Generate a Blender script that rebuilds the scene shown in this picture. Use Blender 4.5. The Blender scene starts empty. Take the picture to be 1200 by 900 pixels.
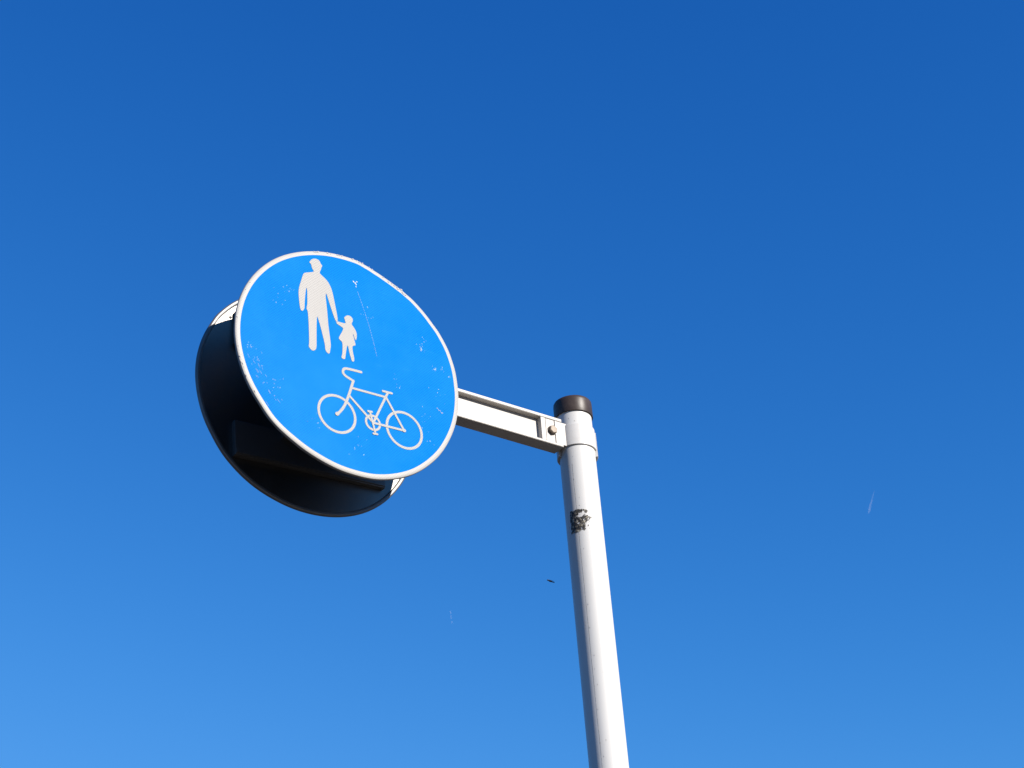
import bpy, bmesh, math, random
from mathutils import Vector, Matrix, noise
from mathutils.geometry import tessellate_polygon

# ------------------------------------------------------------------ camera, sky, sun, exposure
scene = bpy.context.scene
H = 3.921                      # height of the sign centre above the pavement
PX, PY = 0.7313, 0.1046        # pole axis; the sign centre is at x=0, y=0

cam_data = bpy.data.cameras.new("camera")
cam = bpy.data.objects.new("camera", cam_data)
scene.collection.objects.link(cam)
cam_data.sensor_fit = 'HORIZONTAL'
cam_data.sensor_width = 36.0
cam_data.lens = 2150.0 / 1200.0 * 36.0
cam_data.clip_start = 0.05
cam_data.clip_end = 60000
YAW, PITCH, ROLL = 0.6503, 0.5580, -0.0816
fw = Vector((math.sin(YAW) * math.cos(PITCH), math.cos(YAW) * math.cos(PITCH), math.sin(PITCH)))
r0 = Vector((math.cos(YAW), -math.sin(YAW), 0)); u0 = r0.cross(fw)
rt = r0 * math.cos(ROLL) + u0 * math.sin(ROLL); up = -r0 * math.sin(ROLL) + u0 * math.cos(ROLL)
CAM = Vector((-1.8665, -3.0595, H - 2.3209))
cam.matrix_world = Matrix(((rt.x, up.x, -fw.x, CAM.x), (rt.y, up.y, -fw.y, CAM.y), (rt.z, up.z, -fw.z, CAM.z), (0, 0, 0, 1)))
scene.camera = cam

SUN = Vector((0.2524, -0.8865, 0.3879)).normalized()     # direction towards the sun
world = bpy.data.worlds.new("World"); scene.world = world; world.use_nodes = True
wn, wl = world.node_tree.nodes, world.node_tree.links
bg = wn['Background']
sky = wn.new('ShaderNodeTexSky'); sky.sky_type = 'NISHITA'; sky.sun_disc = False
sky.sun_elevation = math.asin(SUN.z); sky.sun_rotation = math.atan2(SUN.x, SUN.y)
sky.air_density = 1.0; sky.dust_density = 0.0; sky.ozone_density = 10.0; sky.altitude = 0
# colour response of the phone: one curve per channel over the whole sky
sep = wn.new('ShaderNodeSeparateColor'); cmb = wn.new('ShaderNodeCombineColor'); wl.new(sky.outputs[0], sep.inputs[0])
for ch, (cap, gam, k) in enumerate(((0.60, 2.5, 1.80), (1.72, 1.38, 0.86), (4.4, 0.90, 1.16))):
    mn = wn.new('ShaderNodeMath'); mn.operation = 'SMOOTH_MIN'; mn.inputs[1].default_value = cap; mn.inputs[2].default_value = cap * 0.3; wl.new(sep.outputs[ch], mn.inputs[0])
    pw = wn.new('ShaderNodeMath'); pw.operation = 'POWER'; pw.inputs[1].default_value = gam; wl.new(mn.outputs[0], pw.inputs[0])
    ml = wn.new('ShaderNodeMath'); ml.operation = 'MULTIPLY'; ml.inputs[1].default_value = k; wl.new(pw.outputs[0], ml.inputs[0])
    wl.new(ml.outputs[0], cmb.inputs[ch])
wl.new(cmb.outputs[0], bg.inputs[0])
bg.inputs[1].default_value = 0.099

sl = bpy.data.lights.new("sun", 'SUN'); sl.energy = 5.0; sl.angle = math.radians(0.53); sl.color = (1.0, 0.945, 0.87)
so = bpy.data.objects.new("sun", sl); scene.collection.objects.link(so)
so.rotation_euler = SUN.to_track_quat('Z', 'Y').to_euler(); so.location = (3, -10, 12)

scene.view_settings.view_transform = 'Standard'; scene.view_settings.look = 'None'
scene.view_settings.gamma = 1; scene.view_settings.use_curve_mapping = False
scene.view_settings.exposure = 1.0

# ------------------------------------------------------------------ helpers
random.seed(7)
def mesh_obj(name, bm, mat, parent=None, loc=(0, 0, 0), smooth=False):
    bmesh.ops.recalc_face_normals(bm, faces=bm.faces)
    me = bpy.data.meshes.new(name); bm.to_mesh(me); bm.free()
    if smooth:
        for f in me.polygons: f.use_smooth = True
        try: me.set_sharp_from_angle(angle=math.radians(35))
        except Exception: pass
    me.materials.append(mat)
    o = bpy.data.objects.new(name, me); scene.collection.objects.link(o)
    o.location = loc
    if parent is not None: o.parent = parent
    return o

def tag(o, label=None, cat=None, kind=None, group=None):
    if label: o["label"] = label
    if cat: o["category"] = cat
    if kind: o["kind"] = kind
    if group: o["group"] = group
    return o

def box(bm, x0, x1, y0, y1, z0, z1, bev=0.0, M=None):
    vs = bmesh.ops.create_cube(bm, size=1)['verts']
    for v in vs:
        v.co = Vector(((x0 + x1) / 2 + v.co.x * (x1 - x0), (y0 + y1) / 2 + v.co.y * (y1 - y0), (z0 + z1) / 2 + v.co.z * (z1 - z0)))
        if M is not None: v.co = M @ v.co
    if bev:
        es = list({e for v in vs for e in v.link_edges})
        bmesh.ops.bevel(bm, geom=es, offset=bev, segments=2, affect='EDGES', profile=0.6)

def lathe(bm, prof, seg, axis='Z', dr=None, closed=False, a0=0.0, a1=2 * math.pi):
    """prof: (radius, height) pairs. axis Z -> pole-like, axis Y -> disc-like (angle from +x towards +z)."""
    full = abs(a1 - a0 - 2 * math.pi) < 1e-6
    n = seg if full else seg + 1
    rings = []
    for r, h in prof:
        if r < 1e-7:
            rings.append([bm.verts.new((0, 0, h) if axis == 'Z' else (0, h, 0))]); continue
        ring = []
        for i in range(n):
            a = a0 + (a1 - a0) * i / seg
            rr = r + (dr(a) * max(0, min(1, (r - 0.10) / 0.19)) if dr else 0)
            c, s = math.cos(a) * rr, math.sin(a) * rr
            ring.append(bm.verts.new((c, s, h) if axis == 'Z' else (c, h, s)))
        rings.append(ring)
    pairs = list(zip(rings[:-1], rings[1:])) + ([(rings[-1], rings[0])] if closed else [])
    for A, B in pairs:
        for i in range(n if full else n - 1):
            j = (i + 1) % n
            if len(A) == 1 and len(B) == 1: continue
            if len(A) == 1: bm.faces.new((A[0], B[i], B[j]))
            elif len(B) == 1: bm.faces.new((A[i], A[j], B[0]))
            else: bm.faces.new((A[i], A[j], B[j], B[i]))
    if not full and closed:
        bm.faces.new([r[0] for r in rings]); bm.faces.new([r[-1] for r in reversed(rings)])

def hexbolt(bm, x, y, z, rad, depth, wash):
    """hexagon head facing -y with its washer"""
    def ngon(n, r, ya, yb, rot=0, cham=0.0):
        prof = [(r, yb), (r, ya + cham), (r - cham * 1.5, ya)]
        rings = [[bm.verts.new((x + math.cos(rot + 2 * math.pi * i / n) * q, yy, z + math.sin(rot + 2 * math.pi * i / n) * q)) for i in range(n)] for q, yy in prof]
        for A, B in zip(rings[:-1], rings[1:]):
            for i in range(n): bm.faces.new((A[i], A[(i + 1) % n], B[(i + 1) % n], B[i]))
        bm.faces.new(rings[-1]); bm.faces.new(list(reversed(rings[0])))
    ngon(28, wash, y - 0.002, y + 0.0005, 0, 0.0004)
    ngon(6, rad, y - 0.002 - depth, y - 0.0015, 0.35, 0.0012)

# ------------------------------------------------------------------ materials
def new_mat(name):
    m = bpy.data.materials.new(name); m.use_nodes = True
    return m, m.node_tree.nodes, m.node_tree.links, m.node_tree.nodes['Principled BSDF']

def painted(name, col, dirt, rough=0.42, scale=40.0, speck=0.62, metallic=0.0, bump=0.02, streak=False, amount=0.35, spec=0.3):
    """paint or metal with grime blotches, fine specks and a little roughness change"""
    m, n, l, b = new_mat(name)
    tc = n.new('ShaderNodeTexCoord')
    mp = n.new('ShaderNodeMapping'); l.new(tc.outputs['Object'], mp.inputs['Vector'])
    if streak: mp.inputs['Scale'].default_value = (1, 1, 0.12)
    n1 = n.new('ShaderNodeTexNoise'); n1.inputs['Scale'].default_value = scale; n1.inputs['Detail'].default_value = 7
    n1.inputs['Roughness'].default_value = 0.65; l.new(mp.outputs[0], n1.inputs['Vector'])
    r1 = n.new('ShaderNodeValToRGB'); r1.color_ramp.elements[0].position = 0.48; r1.color_ramp.elements[1].position = 0.78
    l.new(n1.outputs['Fac'], r1.inputs['Fac'])
    n2 = n.new('ShaderNodeTexNoise'); n2.inputs['Scale'].default_value = scale * 9; n2.inputs['Detail'].default_value = 3
    l.new(tc.outputs['Object'], n2.inputs['Vector'])
    r2 = n.new('ShaderNodeValToRGB'); r2.color_ramp.elements[0].position = speck; r2.color_ramp.elements[1].position = speck + 0.08
    l.new(n2.outputs['Fac'], r2.inputs['Fac'])
    sc = n.new('ShaderNodeMath'); sc.operation = 'MULTIPLY'; sc.inputs[1].default_value = amount; l.new(r1.outputs[0], sc.inputs[0])
    s2 = n.new('ShaderNodeMath'); s2.operation = 'MULTIPLY_ADD'; s2.inputs[1].default_value = amount * 0.8
    s2.use_clamp = True
    l.new(r2.outputs[0], s2.inputs[0]); l.new(sc.outputs[0], s2.inputs[2])
    mx = n.new('ShaderNodeMix'); mx.data_type = 'RGBA'
    mx.inputs['A'].default_value = (*col, 1); mx.inputs['B'].default_value = (*dirt, 1)
    l.new(s2.outputs[0], mx.inputs['Factor']); l.new(mx.outputs['Result'], b.inputs['Base Color'])
    rr = n.new('ShaderNodeMath'); rr.operation = 'MULTIPLY_ADD'; rr.inputs[1].default_value = 0.22; rr.inputs[2].default_value = rough - 0.1
    l.new(n1.outputs['Fac'], rr.inputs[0]); l.new(rr.outputs[0], b.inputs['Roughness'])
    b.inputs['Metallic'].default_value = metallic
    b.inputs['Specular IOR Level'].default_value = spec
    bp = n.new('ShaderNodeBump'); bp.inputs['Strength'].default_value = bump * 10; bp.inputs['Distance'].default_value = 0.0004
    l.new(n2.outputs['Fac'], bp.inputs['Height']); l.new(bp.outputs[0], b.inputs['Normal'])
    return m

def sheeting(name, col, cell_col, fade_col, rough, fade=0.25, dots=0.25, spec=0.5, dirt=None):
    """retroreflective sheeting: a fine lattice of cells under a clear film, a little chalked and scuffed"""
    m, n, l, b = new_mat(name)
    tc = n.new('ShaderNodeTexCoord')
    sx = n.new('ShaderNodeSeparateXYZ'); l.new(tc.outputs['Object'], sx.inputs[0])
    cx = n.new('ShaderNodeCombineXYZ'); l.new(sx.outputs['X'], cx.inputs['X']); l.new(sx.outputs['Z'], cx.inputs['Y'])
    rot = n.new('ShaderNodeMapping'); rot.inputs['Rotation'].default_value = (0, 0, math.radians(45)); l.new(cx.outputs[0], rot.inputs['Vector'])
    vo = n.new('ShaderNodeTexVoronoi'); vo.voronoi_dimensions = '2D'; vo.inputs['Scale'].default_value = 1 / 0.0052
    vo.inputs['Randomness'].default_value = 0.12; l.new(rot.outputs[0], vo.inputs['Vector'])
    vr = n.new('ShaderNodeValToRGB'); vr.color_ramp.elements[0].position = 0.3; vr.color_ramp.elements[1].position = 0.62
    l.new(vo.outputs['Distance'], vr.inputs['Fac'])
    d1 = n.new('ShaderNodeMath'); d1.operation = 'MULTIPLY'; d1.inputs[1].default_value = dots; l.new(vr.outputs[0], d1.inputs[0])
    m1 = n.new('ShaderNodeMix'); m1.data_type = 'RGBA'; m1.inputs['A'].default_value = (*col, 1); m1.inputs['B'].default_value = (*cell_col, 1)
    l.new(d1.outputs[0], m1.inputs['Factor'])
    # chalking: broad weathered patches and fine diagonal wipe marks
    no = n.new('ShaderNodeTexNoise'); no.inputs['Scale'].default_value = 5.5; no.inputs['Detail'].default_value = 8; no.inputs['Roughness'].default_value = 0.68
    l.new(tc.outputs['Object'], no.inputs['Vector'])
    ra = n.new('ShaderNodeValToRGB'); ra.color_ramp.elements[0].position = 0.42; ra.color_ramp.elements[1].position = 0.8
    l.new(no.outputs['Fac'], ra.inputs['Fac'])
    mp = n.new('ShaderNodeMapping'); mp.inputs['Rotation'].default_value = (0, math.radians(38), 0); mp.inputs['Scale'].default_value = (9, 1, 60)
    l.new(tc.outputs['Object'], mp.inputs['Vector'])
    nw = n.new('ShaderNodeTexNoise'); nw.inputs['Scale'].default_value = 1.6; nw.inputs['Detail'].default_value = 5; l.new(mp.outputs[0], nw.inputs['Vector'])
    rw = n.new('ShaderNodeValToRGB'); rw.color_ramp.elements[0].position = 0.6; rw.color_ramp.elements[1].position = 0.8
    l.new(nw.outputs['Fac'], rw.inputs['Fac'])
    ad = n.new('ShaderNodeMath'); ad.operation = 'MULTIPLY_ADD'; ad.inputs[1].default_value = 0.5
    l.new(rw.outputs[0], ad.inputs[0]); l.new(ra.outputs[0], ad.inputs[2])
    sc = n.new('ShaderNodeMath'); sc.operation = 'MULTIPLY'; sc.inputs[1].default_value = fade; sc.use_clamp = True; l.new(ad.outputs[0], sc.inputs[0])
    m2 = n.new('ShaderNodeMix'); m2.data_type = 'RGBA'; m2.inputs['B'].default_value = (*fade_col, 1)
    l.new(sc.outputs[0], m2.inputs['Factor']); l.new(m1.outputs['Result'], m2.inputs['A'])
    last = m2
    if dirt:
        nd = n.new('ShaderNodeTexNoise'); nd.inputs['Scale'].default_value = 60; nd.inputs['Detail'].default_value = 6; l.new(tc.outputs['Object'], nd.inputs['Vector'])
        # grime clings to the rolled edge behind the face
        gy = n.new('ShaderNodeMapRange'); gy.inputs['From Min'].default_value = 0.0015; gy.inputs['From Max'].default_value = 0.009; l.new(sx.outputs['Y'], gy.inputs['Value'])
        ng = n.new('ShaderNodeMapRange'); ng.inputs['From Min'].default_value = 0.38; ng.inputs['From Max'].default_value = 0.62; l.new(nd.outputs['Fac'], ng.inputs['Value'])
        mg = n.new('ShaderNodeMath'); mg.operation = 'MULTIPLY'; l.new(gy.outputs[0], mg.inputs[0]); l.new(ng.outputs[0], mg.inputs[1])
        m3 = n.new('ShaderNodeMix'); m3.data_type = 'RGBA'; m3.inputs['B'].default_value = (*dirt, 1)
        l.new(mg.outputs[0], m3.inputs['Factor']); l.new(m2.outputs['Result'], m3.inputs['A']); last = m3
    l.new(last.outputs['Result'], b.inputs['Base Color'])
    rr = n.new('ShaderNodeMath'); rr.operation = 'MULTIPLY_ADD'; rr.inputs[1].default_value = 0.25; rr.inputs[2].default_value = rough
    l.new(sc.outputs[0], rr.inputs[0]); l.new(rr.outputs[0], b.inputs['Roughness'])
    b.inputs['Specular IOR Level'].default_value = spec
    return m

def plain(name, col, rough=0.5, metallic=0.0):
    m, n, l, b = new_mat(name)
    tc = n.new('ShaderNodeTexCoord'); no = n.new('ShaderNodeTexNoise'); no.inputs['Scale'].default_value = 120; no.inputs['Detail'].default_value = 4
    l.new(tc.outputs['Object'], no.inputs['Vector'])
    mx = n.new('ShaderNodeMix'); mx.data_type = 'RGBA'
    mx.inputs['A'].default_value = (*[c * 0.75 for c in col], 1); mx.inputs['B'].default_value = (*[min(1, c * 1.25) for c in col], 1)
    l.new(no.outputs['Fac'], mx.inputs['Factor']); l.new(mx.outputs['Result'], b.inputs['Base Color'])
    b.inputs['Roughness'].default_value = rough; b.inputs['Metallic'].default_value = metallic
    return m

M_BLUE = sheeting('blue_sheeting', (0.0002, 0.125, 0.40), (0.0003, 0.078, 0.27), (0.010, 0.165, 0.384), 0.29, 0.3, 0.9, 0.014)
M_WHITE = sheeting('white_sheeting', (0.262, 0.254, 0.242), (0.130, 0.125, 0.119), (0.236, 0.223, 0.205), 0.5, 0.35, 0.6, 0.2)
M_RING = sheeting('white_border_sheeting', (0.31, 0.298, 0.282), (0.20, 0.192, 0.178), (0.248, 0.236, 0.217), 0.5, 0.35, 0.45, 0.2, dirt=(0.136, 0.112, 0.074))
M_BACK = painted('sign_back_aluminium', (0.160, 0.150, 0.140), (0.10, 0.093, 0.084), 0.37, 14, 0.66, metallic=1.0, bump=0.01)
M_EDGE = painted('sign_edge_grey', (0.149, 0.146, 0.143), (0.081, 0.074, 0.068), 0.42, 30, 0.62, metallic=0.6)
M_ARM = painted('arm_white_paint', (0.372, 0.350, 0.322), (0.223, 0.198, 0.167), 0.42, 22, 0.66, amount=0.28)
M_POLE = painted('pole_white_paint', (0.44, 0.43, 0.41), (0.26, 0.245, 0.225), 0.36, 16, 0.68, streak=True, amount=0.16)
M_CLAMP = painted('clamp_white_paint', (0.425, 0.412, 0.392), (0.25, 0.23, 0.20), 0.4, 30, 0.66, amount=0.25)
M_CAP = painted('cap_brown_plastic', (0.033, 0.022, 0.017), (0.066, 0.050, 0.040), 0.42, 45, 0.64, amount=0.5)
M_BOLT = painted('bolt_tarnished', (0.170, 0.140, 0.110), (0.085, 0.055, 0.035), 0.45, 90, 0.6, metallic=0.35, amount=0.6)
M_RAIL = painted('rail_dark_aluminium', (0.12, 0.115, 0.11), (0.075, 0.07, 0.065), 0.42, 30, 0.64, metallic=0.7)
M_SCUFF = plain('pale_scuff', (0.149, 0.248, 0.341), 0.6)
M_SCUFFW = plain('white_scuff', (0.285, 0.322, 0.335), 0.6)
M_CHIP = plain('rim_chip_grey', (0.140, 0.133, 0.133), 0.5, 0.3)

# ------------------------------------------------------------------ setting below the frame
def ground_mat():
    m, n, l, b = new_mat('worn_pavement')
    tc = n.new('ShaderNodeTexCoord')
    a = n.new('ShaderNodeTexNoise'); a.inputs['Scale'].default_value = 0.35; a.inputs['Detail'].default_value = 8; l.new(tc.outputs['Object'], a.inputs['Vector'])
    c = n.new('ShaderNodeTexNoise'); c.inputs['Scale'].default_value = 90; c.inputs['Detail'].default_value = 4; l.new(tc.outputs['Object'], c.inputs['Vector'])
    ad = n.new('ShaderNodeMath'); ad.operation = 'ADD'; l.new(a.outputs['Fac'], ad.inputs[0]); l.new(c.outputs['Fac'], ad.inputs[1])
    r = n.new('ShaderNodeValToRGB'); r.color_ramp.elements[0].position = 0.3; r.color_ramp.elements[1].position = 0.72
    r.color_ramp.elements[0].color = (0.030, 0.023, 0.016, 1); r.color_ramp.elements[1].color = (0.075, 0.058, 0.040, 1)
    hf = n.new('ShaderNodeMath'); hf.operation = 'MULTIPLY'; hf.inputs[1].default_value = 0.5; l.new(ad.outputs[0], hf.inputs[0])
    l.new(hf.outputs[0], r.inputs['Fac']); l.new(r.outputs[0], b.inputs['Base Color']); b.inputs['Roughness'].default_value = 0.85
    bp = n.new('ShaderNodeBump'); bp.inputs['Strength'].default_value = 0.5; bp.inputs['Distance'].default_value = 0.004
    l.new(c.outputs['Fac'], bp.inputs['Height']); l.new(bp.outputs[0], b.inputs['Normal'])
    return m
bm = bmesh.new(); bmesh.ops.create_grid(bm, x_segments=8, y_segments=8, size=4000)
tag(mesh_obj('ground', bm, ground_mat()), kind='structure')

# ------------------------------------------------------------------ the road sign: one thing
root = bpy.data.objects.new('road_sign', None); scene.collection.objects.link(root)
root.location = (PX, PY, 0)
tag(root, 'round blue shared path sign on a white arm and pole with brown cap', 'road sign')
SC = (-PX, -PY, H)             # the sign centre seen from the foot of the pole

# the rim is not perfectly round: knocks have bent it by a few millimetres (degrees, mm)
FR = [(-178, .7), (-159, -.2), (-143, -1.4), (-134, .5), (-119, -2.4), (-109, -2.6), (-93, -.7), (-78, 1.6), (-61, 1.4), (-42, -.7), (-27, -2.0), (-12, -1.4), (3, -.6), (16, 1.8), (24, 2.8), (32, 2.0), (40, -.4), (52, -1.2), (58, -3.0), (64, -4.7), (69, -5.0), (75, -3.7), (80, -1.0), (85, 2.0), (95, 1.4), (115, 1.4), (130, 1.8), (146, 1.2), (164, 1.0)]
BR = [(129, 2.6), (143, 1.0), (154, -2.0), (170, -2.9), (-170, -3.0), (-150, -1.2), (-135, 2.0), (-122, 2.6), (-105, 1.2), (-85, .9), (-59, 1.6), (-38, .4), (0, 0), (60, 0)]
def bend(tab):
    t = sorted(((a % 360), d / 1000) for a, d in tab)
    t = [(t[-1][0] - 360, t[-1][1])] + t + [(t[0][0] + 360, t[0][1])]
    def f(a):
        d = math.degrees(a) % 360
        for (a0, v0), (a1, v1) in zip(t[:-1], t[1:]):
            if a0 <= d <= a1:
                s = (d - a0) / (a1 - a0); s = s * s * (3 - 2 * s)
                return v0 + (v1 - v0) * s
        return 0
    return f
FRONT, BACK = bend(FR), bend(BR)
RI = 0.2875                   # inner edge of the white border
SEG = 288

def sign_plate(yc, sgn, dr, lab, wall):
    """yc: plane of the printed face, sgn=+1 prints towards -y"""
    Y = lambda d: sgn * d
    loc = (SC[0], SC[1] + yc, SC[2])
    bm = bmesh.new()
    lathe(bm, [(0, 0), (0.10, 0), (0.2, 0), (0.27, 0), (RI, 0)], SEG, 'Y', dr)
    face = mesh_obj('sign_panel', bm, M_BLUE, root, loc, True)
    face["label"] = lab
    bm = bmesh.new()
    prof = [(RI, 0), (0.2935, Y(-0.0002)), (0.2965, Y(0.0004)), (0.2986, Y(0.0016))]
    lathe(bm, prof, SEG, 'Y', dr)
    mesh_obj('white_border', bm, M_RING, face, (0, 0, 0), True)
    bm = bmesh.new()
    prof = [(0.2986, Y(0.0016)), (0.2997, Y(0.0034)), (0.3, Y(0.0052)), (0.2996, Y(0.0076)), (0.2984, Y(0.0094)), (0.2965, Y(0.0104))]
    lathe(bm, prof, SEG, 'Y', dr)
    mesh_obj('side_wall', bm, wall, face, (0, 0, 0), True)
    bm = bmesh.new()
    prof = [(0.2965, Y(0.0104)), (0.2935, Y(0.0107)), (0.2905, Y(0.0098)), (0.2893, Y(0.008)), (0.2890, Y(0.0042))]
    lathe(bm, prof, SEG, 'Y', dr)
    mesh_obj('rolled_edge', bm, M_EDGE, face, (0, 0, 0), True)
    bm = bmesh.new()
    lathe(bm, [(0.2890, Y(0.0042)), (0.27, Y(0.0038)), (0.2, Y(0.0036)), (0.1, Y(0.0036)), (0, Y(0.0036))], SEG, 'Y', dr)
    mesh_obj('back_plate', bm, M_BACK, face, (0, 0, 0), True)
    return face
GAP = 0.2094
front = sign_plate(0.0, 1, FRONT, 'blue face with white border and white walker, child and bicycle', M_RING)
rear = sign_plate(GAP, -1, BACK, 'second round panel seen from its shaded bare back', M_EDGE)
ADULT = [(-97.0, 261.5), (-103.6, 256.1), (-107.2, 249.7), (-109.1, 246.4), (-106.9, 244.8), (-103.8, 242.1), (-102.8, 235.8), (-101.0, 229.9), (-97.5, 226.1), (-97.6, 221.9), (-119.1, 212.8), (-124.4, 208.6), (-127.0, 202.4), (-130.7, 187.7), (-136.1, 168.8), (-138.7, 152.8), (-138.1, 137.9), (-136.6, 119.7), (-134.3, 103.7), (-130.1, 99.5), (-126.2, 103.0), (-123.0, 110.1), (-122.8, 124.3), (-121.2, 143.7), (-119.7, 159.3), (-117.4, 172.6), (-115.4, 160.8), (-115.6, 145.6), (-115.4, 126.8), (-117.3, 115.0), (-118.1, 111.0), (-114.6, 104.7), (-113.4, 86.4), (-112.4, 60.9), (-112.0, 31.6), (-112.2, 15.0), (-113.7, 7.3), (-109.2, 1.4), (-103.4, -1.8), (-97.1, 1.6), (-92.8, 8.4), (-92.5, 30.5), (-92.1, 60.1), (-91.4, 82.6), (-90.1, 99.8), (-87.0, 91.4), (-82.0, 74.5), (-76.0, 50.5), (-72.1, 33.3), (-69.9, 21.2), (-70.3, 13.7), (-67.3, 7.4), (-61.4, 3.0), (-57.8, 6.7), (-56.2, 18.2), (-54.6, 26.0), (-55.7, 42.3), (-58.2, 63.7), (-60.6, 85.2), (-62.2, 114.6), (-64.5, 144.0), (-66.4, 160.4), (-65.4, 174.1), (-61.0, 162.3), (-55.2, 143.4), (-47.5, 119.5), (-42.4, 106.2), (-38.6, 99.2), (-35.0, 102.2), (-35.1, 110.4), (-36.7, 123.1), (-39.9, 140.9), (-43.7, 162.4), (-48.0, 183.9), (-53.1, 197.4), (-60.1, 208.4), (-69.0, 215.7), (-76.1, 220.2), (-81.4, 224.1), (-80.6, 229.0), (-77.7, 235.1), (-76.8, 241.2), (-73.9, 246.9), (-74.9, 250.8), (-78.1, 252.3), (-79.8, 258.3), (-84.4, 262.5), (-90.5, 263.0)]
CHILD = [(-9.6, 127.6), (-14.0, 123.1), (-17.7, 118.1), (-15.3, 113.2), (-14.4, 107.9), (-13.0, 104.6), (-15.6, 102.6), (-24.6, 101.9), (-34.6, 102.2), (-38.4, 99.0), (-38.3, 95.5), (-32.0, 92.4), (-24.9, 90.2), (-19.9, 87.3), (-23.4, 76.8), (-29.0, 65.7), (-33.8, 55.6), (-29.3, 50.7), (-24.0, 48.0), (-23.2, 37.9), (-23.9, 22.9), (-24.9, 11.6), (-27.5, 6.3), (-26.2, 2.0), (-20.5, 0.8), (-16.9, 3.8), (-16.0, 12.5), (-13.9, 26.1), (-11.0, 42.5), (-8.2, 40.8), (-5.7, 24.9), (-1.8, 11.4), (0.8, 2.0), (4.4, 1.6), (7.3, 5.1), (7.2, 14.3), (4.0, 28.0), (2.7, 45.4), (11.8, 49.0), (11.9, 52.8), (9.6, 61.3), (7.0, 73.6), (4.7, 78.4), (7.2, 79.2), (8.8, 72.3), (11.5, 64.9), (14.0, 64.6), (16.5, 76.6), (15.4, 87.5), (11.2, 95.6), (6.0, 102.5), (2.5, 105.9), (3.7, 110.8), (6.4, 116.6), (6.5, 121.2), (4.1, 126.1), (-1.6, 129.1)]

# the white symbols on the front panel (millimetres from the panel centre)
def outline(name, pts, lift, mat=None, parent=front):
    bm = bmesh.new()
    vs = [bm.verts.new((x / 1000, -lift, z / 1000)) for x, z in pts]
    for tri in tessellate_polygon([[Vector((x, z, 0)) for x, z in pts]]):
        bm.faces.new([vs[k] for k in tri])
    return mesh_obj(name, bm, mat or M_WHITE, parent)
def rounded(pts, it=2):
    for _ in range(it):
        q = []
        for (a, b), (c, d) in zip(pts, pts[1:] + pts[:1]):
            q += [(a * .75 + c * .25, b * .75 + d * .25), (a * .25 + c * .75, b * .25 + d * .75)]
        pts = q
    return pts
outline('adult_symbol', rounded(ADULT, 1), 0.0006)
outline('child_symbol', rounded(CHILD, 1), 0.0007)

def ribbon(bm, pts, w, lift, closed=False):
    """a flat stroke of width w (mm) along pts with rounded ends"""
    P = [Vector((x, z)) for x, z in pts]
    n = len(P); L, R = [], []
    for i in range(n):
        a = P[(i - 1) % n] if (closed or i > 0) else P[i]
        c = P[(i + 1) % n] if (closed or i < n - 1) else P[i]
        t = (c - a).normalized(); nn = Vector((-t.y, t.x))
        k = 1.0
        if (closed or 0 < i < n - 1):
            t1 = (P[i] - a).normalized(); k = 1 / max(0.5, abs(t1.dot(t)))
        L.append(P[i] + nn * w / 2 * k); R.append(P[i] - nn * w / 2 * k)
    poly = None
    mk = lambda v: bm.verts.new((v.x / 1000, -lift, v.y / 1000))
    LV = [mk(v) for v in L]; RV = [mk(v) for v in R]
    for i in range(n if closed else n - 1):
        j = (i + 1) % n
        bm.faces.new((LV[i], LV[j], RV[j], RV[i]))
    if not closed:
        for end, idx in ((0, 0), (1, n - 1)):
            t = (P[idx] - P[1 if idx == 0 else n - 2]).normalized(); a0 = math.atan2(t.y, t.x)
            fan = [mk(P[idx] + Vector((math.cos(a0 + b), math.sin(a0 + b))) * w / 2) for b in [math.radians(q) for q in (-60, -30, 0, 30, 60)]]
            seq = ([RV[idx]] + fan + [LV[idx]]) if idx else ([LV[idx]] + fan + [RV[idx]])
            bm.faces.new(seq)
def circle(cx, cz, r, n=72): return [(cx + r * math.cos(2 * math.pi * i / n), cz + r * math.sin(2 * math.pi * i / n)) for i in range(n)]
def smooth(pts, k=3):
    for _ in range(k):
        q = [pts[0]]
        for (a, b), (c, d) in zip(pts[:-1], pts[1:]):
            q += [(a * .75 + c * .25, b * .75 + d * .25), (a * .25 + c * .75, b * .25 + d * .75)]
        pts = q + [pts[-1]]
    return pts
STROKES = [
    (circle(-42.1, -153.0, 47.6), 6.6, True), (circle(137.5, -145.6, 47.4), 6.6, True), (circle(52.7, -149.6, 18.6), 5.6, True),
    (smooth([(25, -20.5), (-13, -22.0), (-22, -25.5), (-25, -36), (-19, -43.5), (-6, -48), (3.5, -51.6)]), 6.6, False),
    (smooth([(3.2, -51.0), (-10.4, -95.7), (-18.5, -117.9), (-26.4, -133.9), (-35.6, -147.2), (-41.7, -153.1)], 2), 6.6, False),
    ([(-1.0, -71.7), (85.5, -70.0)], 5.8, False), ([(-8.9, -94.6), (51.5, -147.9)], 5.8, False),
    ([(95.5, -57), (89.5, -69.5), (54.5, -147.1)], 5.8, False), ([(82.5, -55.3), (106.8, -54.3)], 5.8, False),
    ([(91, -71), (136.5, -147)], 5.8, False), ([(56, -149.7), (136.5, -147.1)], 5.8, False),
    ([(45.6, -123.5), (51.5, -147.9), (57.3, -173)], 5.0, False), ([(40.5, -122.4), (50.5, -121.4)], 5.2, False), ([(52.8, -178.6), (63, -177.6)], 5.2, False),
    ([(-42.6, -153.6), (-41.0, -152.4)], 9.5, False), ([(136.0, -147.4), (137.4, -146.8)], 8.5, False)]
bm = bmesh.new()
for i, (pts, w, cl) in enumerate(STROKES): ribbon(bm, pts, w, 0.0005 + 0.00006 * i, cl)
mesh_obj('bicycle_symbol', bm, M_WHITE, front)

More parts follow.
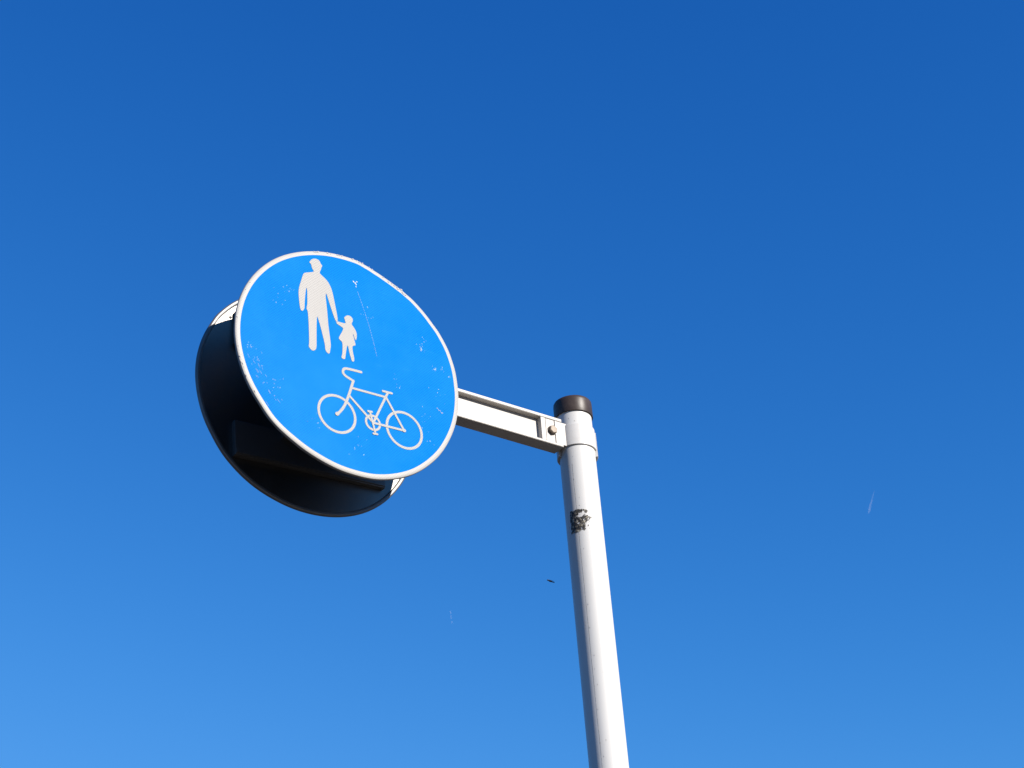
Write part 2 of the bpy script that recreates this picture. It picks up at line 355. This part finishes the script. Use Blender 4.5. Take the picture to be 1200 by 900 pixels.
# scuffs and scratches on the blue face
def flake(bm, x, z, sx, sz, rot, lift=0.0004):
    n = random.randint(5, 8); vs = []
    for i in range(n):
        a = 2 * math.pi * i / n; k = random.uniform(0.55, 1.15)
        u, v = math.cos(a) * sx * k, math.sin(a) * sz * k
        vs.append(bm.verts.new((x + u * math.cos(rot) - v * math.sin(rot), -lift, z + u * math.sin(rot) + v * math.cos(rot))))
    bm.faces.new(vs)
bm = bmesh.new()
for x, z, r in [(0.0115, 0.2325, .0024), (0.0160, 0.2300, .0028), (0.0205, 0.2345, .0022), (0.0185, 0.2262, .0022), (0.0180, 0.2195, .0019)]:
    flake(bm, x, z, r, r * 1.2, random.random())
o = mesh_obj('white_splash', bm, M_SCUFFW, front); tag(o, kind='stuff')
bm = bmesh.new()
spots = [(0.1951, 0.1004, 14, .012), (0.2338, 0.0514, 10, .008), (0.2535, 0.055, 8, .008), (0.275, 0.0445, 9, .006), (0.205, 0.122, 8, .012),
         (-0.2652, -0.0387, 10, .010), (-0.2479, -0.0674, 10, .012), (0.1947, -0.0939, 10, .022), (0.1916, -0.1552, 8, .02), (0.235, -0.02, 8, .03),
         (-0.16, 0.15, 9, .012), (0.05, 0.14, 6, .02), (-0.19, 0.12, 8, .03), (-0.2, -0.12, 12, .03), (0.02, -0.22, 10, .03), (0.12, -0.02, 7, .02), (-0.1, -0.19, 10, .03)]
for x, z, n, s in spots:
    for _ in range(n):
        r = random.uniform(0.0003, 0.00095)
        xx, zz = x + random.gauss(0, s * .5), z + random.gauss(0, s * .6)
        if xx * xx + zz * zz > 0.28 ** 2: continue
        flake(bm, xx, zz, r, r * random.uniform(1, 3.2), random.gauss(0, .5))
flake(bm, 0.1965, 0.0985, .0011, .0065, 0.12); flake(bm, 0.2335, 0.0515, .0036, .0013, 0.5)
for k in range(26):             # the long fine scratch
    t = k / 25; x = 0.0225 + 0.046 * t + 0.004 * math.sin(t * 3); z = 0.205 - 0.165 * t
    flake(bm, x, z, 0.00045, 0.0034, 0.27 + random.gauss(0, .03))
for k in range(30):             # wiping marks across the lower left
    t = random.random(); flake(bm, -0.262 + random.gauss(0, .02) + t * .06, -0.05 - t * .12 + random.gauss(0, .012), 0.00035, random.uniform(.002, .008), 0.62 + random.gauss(0, .05))
o = mesh_obj('scuff_marks', bm, M_SCUFF, front); tag(o, kind='stuff')
bm = bmesh.new()
for x, z in [(0.233, -0.058), (0.237, -0.062), (0.241, -0.0635), (0.2445, -0.068), (0.247, -0.067)]: flake(bm, x, z, .0026, .0009, random.uniform(-.9, .1))
o = mesh_obj('dark_crack', bm, M_CHIP, front); tag(o, kind='stuff')
bm = bmesh.new()
for a in [57, 58.5, 60, 61.5, 62.5, 64, 65.5, 67.5] + [random.uniform(70, 112) for _ in range(16)] + [random.uniform(150, 215) for _ in range(10)]:
    t = math.radians(a); big = a < 69
    rr = (0.2955 + random.uniform(-.003 if big else -.001, .0022)) + FRONT(t)
    s = random.uniform(.0018, .0038) if big else random.uniform(.0010, .0026)
    flake(bm, rr * math.cos(t), rr * math.sin(t), s * 1.5, s * .7, t + math.pi / 2 + random.gauss(0, .3), 0.0010)
o = mesh_obj('rim_chips', bm, M_CHIP, front); tag(o, kind='stuff')

# rivet near the upper left of the rear plate
bm = bmesh.new()
lathe(bm, [(0, -0.0030), (0.0016, -0.0028), (0.0030, -0.0018), (0.0036, 0.0), (0.0036, 0.0012)], 20, 'Y')
mesh_obj('rivet', bm, M_EDGE, rear, (-0.2084, -0.0046, 0.179), True)

# mounting rails behind both panels and the straps that tie them to the arm
def rail(name, yplate, sgn, zc, h, tilt):
    M = Matrix.Translation((0, 0, zc)) @ Matrix.Rotation(math.radians(tilt), 4, 'Y')
    bm = bmesh.new()
    ya, yb = sorted((yplate, yplate + sgn * 0.015)); box(bm, -0.2, 0.2, ya, yb, -h / 2, h / 2, 0.0015, M)
    ya, yb = sorted((yplate + sgn * 0.0152, yplate + sgn * 0.0185)); box(bm, -0.198, 0.198, ya, yb, -h / 2 + 0.003, -h / 2 + 0.014, 0.0008, M)
    return mesh_obj(name, bm, M_RAIL, root, SC)
for z in (0.15, -0.150):
    rail('mounting_rail', 0.0040, 1, z, 0.09, 0)
    rail('mounting_rail', GAP - 0.0040, -1, z, 0.09, -2.0 if z < 0 else 0)
for x in (-0.06, 0.10):
    for y0, y1 in ((0.0188, 0.0845), (0.1250, GAP - 0.0188)):
        bm = bmesh.new(); box(bm, x - .02, x + .02, y0, y1, -0.13, 0.18, 0.001)
        mesh_obj('strap', bm, M_RAIL, root, SC)

# the arm: an H-shaped extrusion
AY0, AY1, AZ0, AZ1 = 0.0846, 0.1247, 0.0006, 0.0824
AXL, AXR = -0.14, 0.674
def hsec():
    r, tt, tb = 0.0175, 0.0085, 0.0062
    return [(AY0, AZ0), (AY1, AZ0), (AY1, AZ0 + tb), (AY1 - r, AZ0 + tb), (AY1 - r, AZ1 - tt), (AY1, AZ1 - tt), (AY1, AZ1), (AY0, AZ1), (AY0, AZ1 - tt), (AY0 + r, AZ1 - tt), (AY0 + r, AZ0 + tb), (AY0, AZ0 + tb)]
bm = bmesh.new(); S = hsec()
A = [bm.verts.new((AXL, y, z)) for y, z in S]; B = [bm.verts.new((AXR, y, z)) for y, z in S]
for i in range(12): bm.faces.new((A[i], A[(i + 1) % 12], B[(i + 1) % 12], B[i]))
bm.faces.new(A); bm.faces.new(list(reversed(B)))
bmesh.ops.bevel(bm, geom=[e for e in bm.edges], offset=0.0009, segments=2, affect='EDGES')
arm = mesh_obj('arm', bm, M_ARM, root, SC, True)
bm = bmesh.new(); box(bm, AXL + .004, 0.607, AY0 + 0.0169, AY0 + 0.0185, AZ0 + 0.0072, AZ0 + 0.0108, 0.0005)
mesh_obj('bead', bm, M_ARM, arm)

# end block of the arm with its bolt, and the clamp round the pole
for x0, x1, yo in ((0.6085, 0.6222, 0.0012), (0.6242, 0.6508, 0.0024), (0.6528, 0.6885, 0.0016)):
    bm = bmesh.new(); box(bm, x0, x1, AY0 + yo, AY1 - yo, AZ0 + 0.0068, AZ1 - 0.0091, 0.0009)
    mesh_obj('end_plate', bm, M_ARM, arm, (0, 0, 0))
bm = bmesh.new(); hexbolt(bm, 0.6408, AY0 + 0.0022, 0.0405, 0.0118, 0.0085, 0.0128)
mesh_obj('bolt', bm, M_BOLT, arm)

RP = 0.0462
PC = (0, 0, H)
view = math.atan2(-0.7729, -0.6346)            # angle of the side of the pole that looks to the lens
bm = bmesh.new()
lathe(bm, [(RP, -H), (RP, 0.132)], 128, 'Z')
pole = mesh_obj('pole', bm, M_POLE, root, PC, True)
bm = bmesh.new(); lathe(bm, [(0.0462, 0.1280), (0.0466, 0.109), (0.0499, 0.1085), (0.0504, 0.1095), (0.0502, 0.146), (0.0497, 0.1515), (0.0480, 0.1545), (0.0452, 0.1560), (0.02, 0.1572), (0, 0.1574)], 96, 'Z')
mesh_obj('cap', bm, M_CAP, pole, (0, 0, 0), True)
# weld seam down the pole
bm = bmesh.new(); a = view - math.radians(-21)
sa = view + math.radians(-19)
for s in (1,):
    prev = None
    for k in range(81):
        z = 0.004 - 0.05 - k * (H - 0.05) / 80
        w = 0.00055 * random.uniform(.7, 1.3); aa = sa + random.gauss(0, .004)
        ring = [bm.verts.new((math.cos(aa + q / RP) * rr, math.sin(aa + q / RP) * rr, z)) for q, rr in ((-w, RP - .0002), (0, RP + .00025), (w, RP - .0002))]
        if prev:
            bm.faces.new((prev[0], prev[1], ring[1], ring[0])); bm.faces.new((prev[1], prev[2], ring[2], ring[1]))
        prev = ring
mesh_obj('weld_seam', bm, painted('seam_grime', (0.10, 0.095, 0.088), (0.30, 0.29, 0.27), 0.6, 60, 0.5, amount=0.8), pole)
bm = bmesh.new(); lathe(bm, [(RP - .0005, -H + .002), (0.075, -H + .002), (0.078, -H + .006), (0.076, -H + .011), (RP - .0005, -H + .014)], 64, 'Z')
mesh_obj('base_collar', bm, M_CLAMP, pole, (0, 0, 0), True)

CL = (0, 0, H)
def band(ri, ro, z0, z1, a0, a1, seg):
    bm = bmesh.new(); c = 0.0008
    lathe(bm, [(ri, z0), (ro - c, z0), (ro, z0 + c), (ro, z1 - c), (ro - c, z1), (ri, z1)], seg, 'Z', closed=True, a0=a0, a1=a1)
    return bm
fa = view - math.radians(62); fb = view + math.radians(84)
clamp = mesh_obj('clamp', band(RP + .0002, 0.0503, 0.0075, 0.0685, fa, fb, 64), M_CLAMP, root, CL, True)
mesh_obj('clamp_strap', band(RP + .0003, 0.0526, -0.010, 0.0600, fb + .004, fa + 2 * math.pi - .004, 72), M_CLAMP, clamp, (0, 0, 0), True)

# scraps of a peeled sticker on the pole
def sticker_mat():
    m, n, l, b = new_mat('sticker_scraps')
    tc = n.new('ShaderNodeTexCoord'); no = n.new('ShaderNodeTexNoise'); no.inputs['Scale'].default_value = 150; no.inputs['Detail'].default_value = 3
    l.new(tc.outputs['Object'], no.inputs['Vector'])
    r = n.new('ShaderNodeValToRGB'); e = r.color_ramp.elements
    e[0].position = 0.42; e[0].color = (0.010, 0.008, 0.005, 1); e[1].position = 0.66; e[1].color = (0.26, 0.235, 0.18, 1)
    x = r.color_ramp.elements.new(0.55); x.color = (0.05, 0.041, 0.026, 1)
    l.new(no.outputs['Fac'], r.inputs['Fac']); l.new(r.outputs[0], b.inputs['Base Color']); b.inputs['Roughness'].default_value = 0.6
    return m
bm = bmesh.new(); NA, NZ = 64, 72; V = {}
a_l, a_r, z_t, z_b = math.radians(-47), math.radians(27), -0.176, -0.2395
for i in range(NA + 1):
    for j in range(NZ + 1):
        a = view + a_l + (a_r - a_l) * i / NA; z = z_t + (z_b - z_t) * j / NZ
        rr = RP + 0.0006 + 0.0005 * noise.noise((i * .21, j * .19, 4.2))
        V[i, j] = bm.verts.new((math.cos(a) * rr, math.sin(a) * rr, z))
for i in range(NA):
    for j in range(NZ):
        u, v = i / NA, j / NZ
        d = 0.78 - 0.95 * max(0, u - 0.30) / 0.7                                  # whole on the left, crumbs on the right
        d += 0.30 * math.exp(-((v - 0.60 + 0.22 * u) / 0.09) ** 2) * (u > .45)       # a surviving line of print
        d += 0.18 * math.exp(-((v - 0.10) / 0.07) ** 2) * (u > .3)
        d -= 0.5 * math.exp(-(((u - .47) / .14) ** 2 + ((v - .28) / .14) ** 2)) + 0.45 * math.exp(-(((u - .42) / .12) ** 2 + ((v - .62) / .05) ** 2))
        edge = min(u, v, 1 - v) * 14
        d -= max(0, 1 - edge) * 0.5
        q = noise.noise((u * 9, v * 9, 1.3)) * .55 + noise.noise((u * 24, v * 24, 7.7)) * .45
        if d + q * .75 > 0.28: bm.faces.new((V[i, j], V[i + 1, j], V[i + 1, j + 1], V[i, j + 1]))
bmesh.ops.delete(bm, geom=[v for v in bm.verts if not v.link_faces], context='VERTS')
o = mesh_obj('sticker_scraps', bm, sticker_mat(), pole)

# grey knocks and specks on the pole
bm = bmesh.new()
for _ in range(46):
    a = view + math.radians(random.uniform(-70, 60)); z = random.uniform(-0.95, 0.09); s = random.uniform(.0004, .0011)
    if random.random() < .5: a = sa + math.radians(random.gauss(6, 4))
    c = Vector((math.cos(a), math.sin(a), 0)); t = Vector((-c.y, c.x, 0)); n = random.randint(5, 7)
    bm.faces.new([bm.verts.new(c * (RP + .0004) + t * math.cos(2 * math.pi * k / n) * s * random.uniform(.6, 1.2) + Vector((0, 0, z + math.sin(2 * math.pi * k / n) * s * random.uniform(.8, 2)))) for k in range(n)])
o = mesh_obj('specks', bm, plain('speck_grey', (0.22, 0.2, 0.18), .6), pole); tag(o, kind='stuff')

# ------------------------------------------------------------------ far off in the sky
def ray(px, py):                      # compass and height of something far off
    return (fw + rt * ((px - 600) / 2150) - up * ((py - 450) / 2150)).normalized()
def vapour(name, dens):
    m, n, l, b = new_mat(name)
    out = n['Material Output']; n.remove(b)
    v = n.new('ShaderNodeVolumePrincipled'); v.inputs['Color'].default_value = (1, 1, 1, 1); v.inputs['Density'].default_value = dens
    l.new(v.outputs[0], out.inputs['Volume'])
    return m
def puff_mesh(bm, A, B, ra, rb):
    ax = (B - A).normalized(); s = ax.cross(Vector((0, 0, 1))).normalized(); w = s.cross(ax)
    K = [(0, .0), (.04, .75), (.15, 1), (.4, .95), (.7, .8), (.9, .5), (1, 0)]; prev = None
    for t, k in K:
        c = A.lerp(B, t); r = (ra + (rb - ra) * t) * k
        ring = [bm.verts.new(c)] if k == 0 else [bm.verts.new(c + (s * math.cos(2 * math.pi * i / 12) + w * math.sin(2 * math.pi * i / 12)) * r) for i in range(12)]
        if prev:
            for i in range(12):
                j = (i + 1) % 12
                if len(prev) == 1: bm.faces.new((prev[0], ring[j], ring[i]))
                elif len(ring) == 1: bm.faces.new((prev[i], prev[j], ring[0]))
                else: bm.faces.new((prev[i], prev[j], ring[j], ring[i]))
        prev = ring
D = 12000.0
def contrail(name, segs, label, dens):
    base = CAM + ray(*segs[0][0]) * D
    if len(segs) == 1:
        (p0, p1, a, b) = segs[0]; bm = bmesh.new(); puff_mesh(bm, Vector((0, 0, 0)), CAM + ray(*p1) * D * 1.01 - base, a, b)
        o = mesh_obj(name, bm, vapour(name + '_vapour', dens), None, base, True)
    else:
        o = bpy.data.objects.new(name, None); scene.collection.objects.link(o); o.location = base
        mt = vapour(name + '_vapour', dens)
        for (p0, p1, a, b) in segs:
            bm = bmesh.new(); puff_mesh(bm, CAM + ray(*p0) * D - base, CAM + ray(*p1) * D * 1.002 - base, a, b)
            mesh_obj('puff', bm, mt, o, (0, 0, 0), True)
    tag(o, label, 'contrail', group='far contrails')
    return o
contrail('contrail', [((1017.6, 602), (1025, 573), 9, 5)], 'short faint slanting contrail alone in the open blue sky beyond the pole', 0.006)
contrail('broken_contrail', [((527.8, 716), (528.4, 720), 6, 5), ((528.2, 721.5), (529.2, 725), 5, 5), ((529.4, 728), (530, 734), 5, 4)], 'tiny broken contrail of three faint pale dashes below the round sign', 0.008)

# a bird far off, wings folded between wing beats
bd = 48.0
bp = CAM + ray(645.3, 681.2) * bd
bird_m = painted('bird_dark_feathers', (0.018, 0.018, 0.020), (0.035, 0.033, 0.032), 0.6, 30, 0.6)
bird = bpy.data.objects.new('bird', None); scene.collection.objects.link(bird); bird.location = bp
tag(bird, 'tiny dark bird with folded wings in the sky beside the white pole', 'bird')
def bird_part(name, secs):            # elliptical sections along the cam-right axis: (t, up, radius_a, radius_b)
    bm = bmesh.new(); prev = None
    for x, z, ra, rb in secs:
        ring = [bm.verts.new((x, math.cos(2 * math.pi * i / 10) * rb, z + math.sin(2 * math.pi * i / 10) * ra)) for i in range(10)]
        if prev:
            for i in range(10): bm.faces.new((prev[i], prev[(i + 1) % 10], ring[(i + 1) % 10], ring[i]))
        else: bm.faces.new(ring)
        prev = ring
    bm.faces.new(list(reversed(prev)))
    return mesh_obj(name, bm, bird_m, bird, (0, 0, 0), True)
bird_part('body', [(-.095, .035, .004, .004), (-.085, .036, .016, .016), (-.06, .03, .018, .018), (-.03, .014, .026, .024), (.0, 0, .022, .022), (.03, -.014, .012, .014), (.075, -.03, .006, .020), (.10, -.036, .003, .024)])
for s in (-1, 1):
    bm = bmesh.new()
    prof = [(.006, -.045, .02), (.018, -.042, .04), (.028, -.03, .06), (.034, -.005, .085), (.036, .03, .09)]
    T, Bt = [], []
    for k, (sp, le, te) in enumerate(prof):
        zz = .012
        for lst, dz in ((T, .003), (Bt, -.003)):
            lst.append((bm.verts.new((le, s * sp, zz + dz - le * .4)), bm.verts.new((te, s * sp, zz + dz - te * .4))))
    for k in range(len(prof) - 1):
        bm.faces.new((T[k][0], T[k + 1][0], T[k + 1][1], T[k][1])); bm.faces.new((Bt[k][0], Bt[k][1], Bt[k + 1][1], Bt[k + 1][0]))
        bm.faces.new((T[k][0], Bt[k][0], Bt[k + 1][0], T[k + 1][0])); bm.faces.new((T[k][1], T[k + 1][1], Bt[k + 1][1], Bt[k][1]))
    mesh_obj('wing', bm, bird_m, bird)
bird.rotation_euler = (0, 0, math.atan2(rt.y, rt.x) + 0.15)
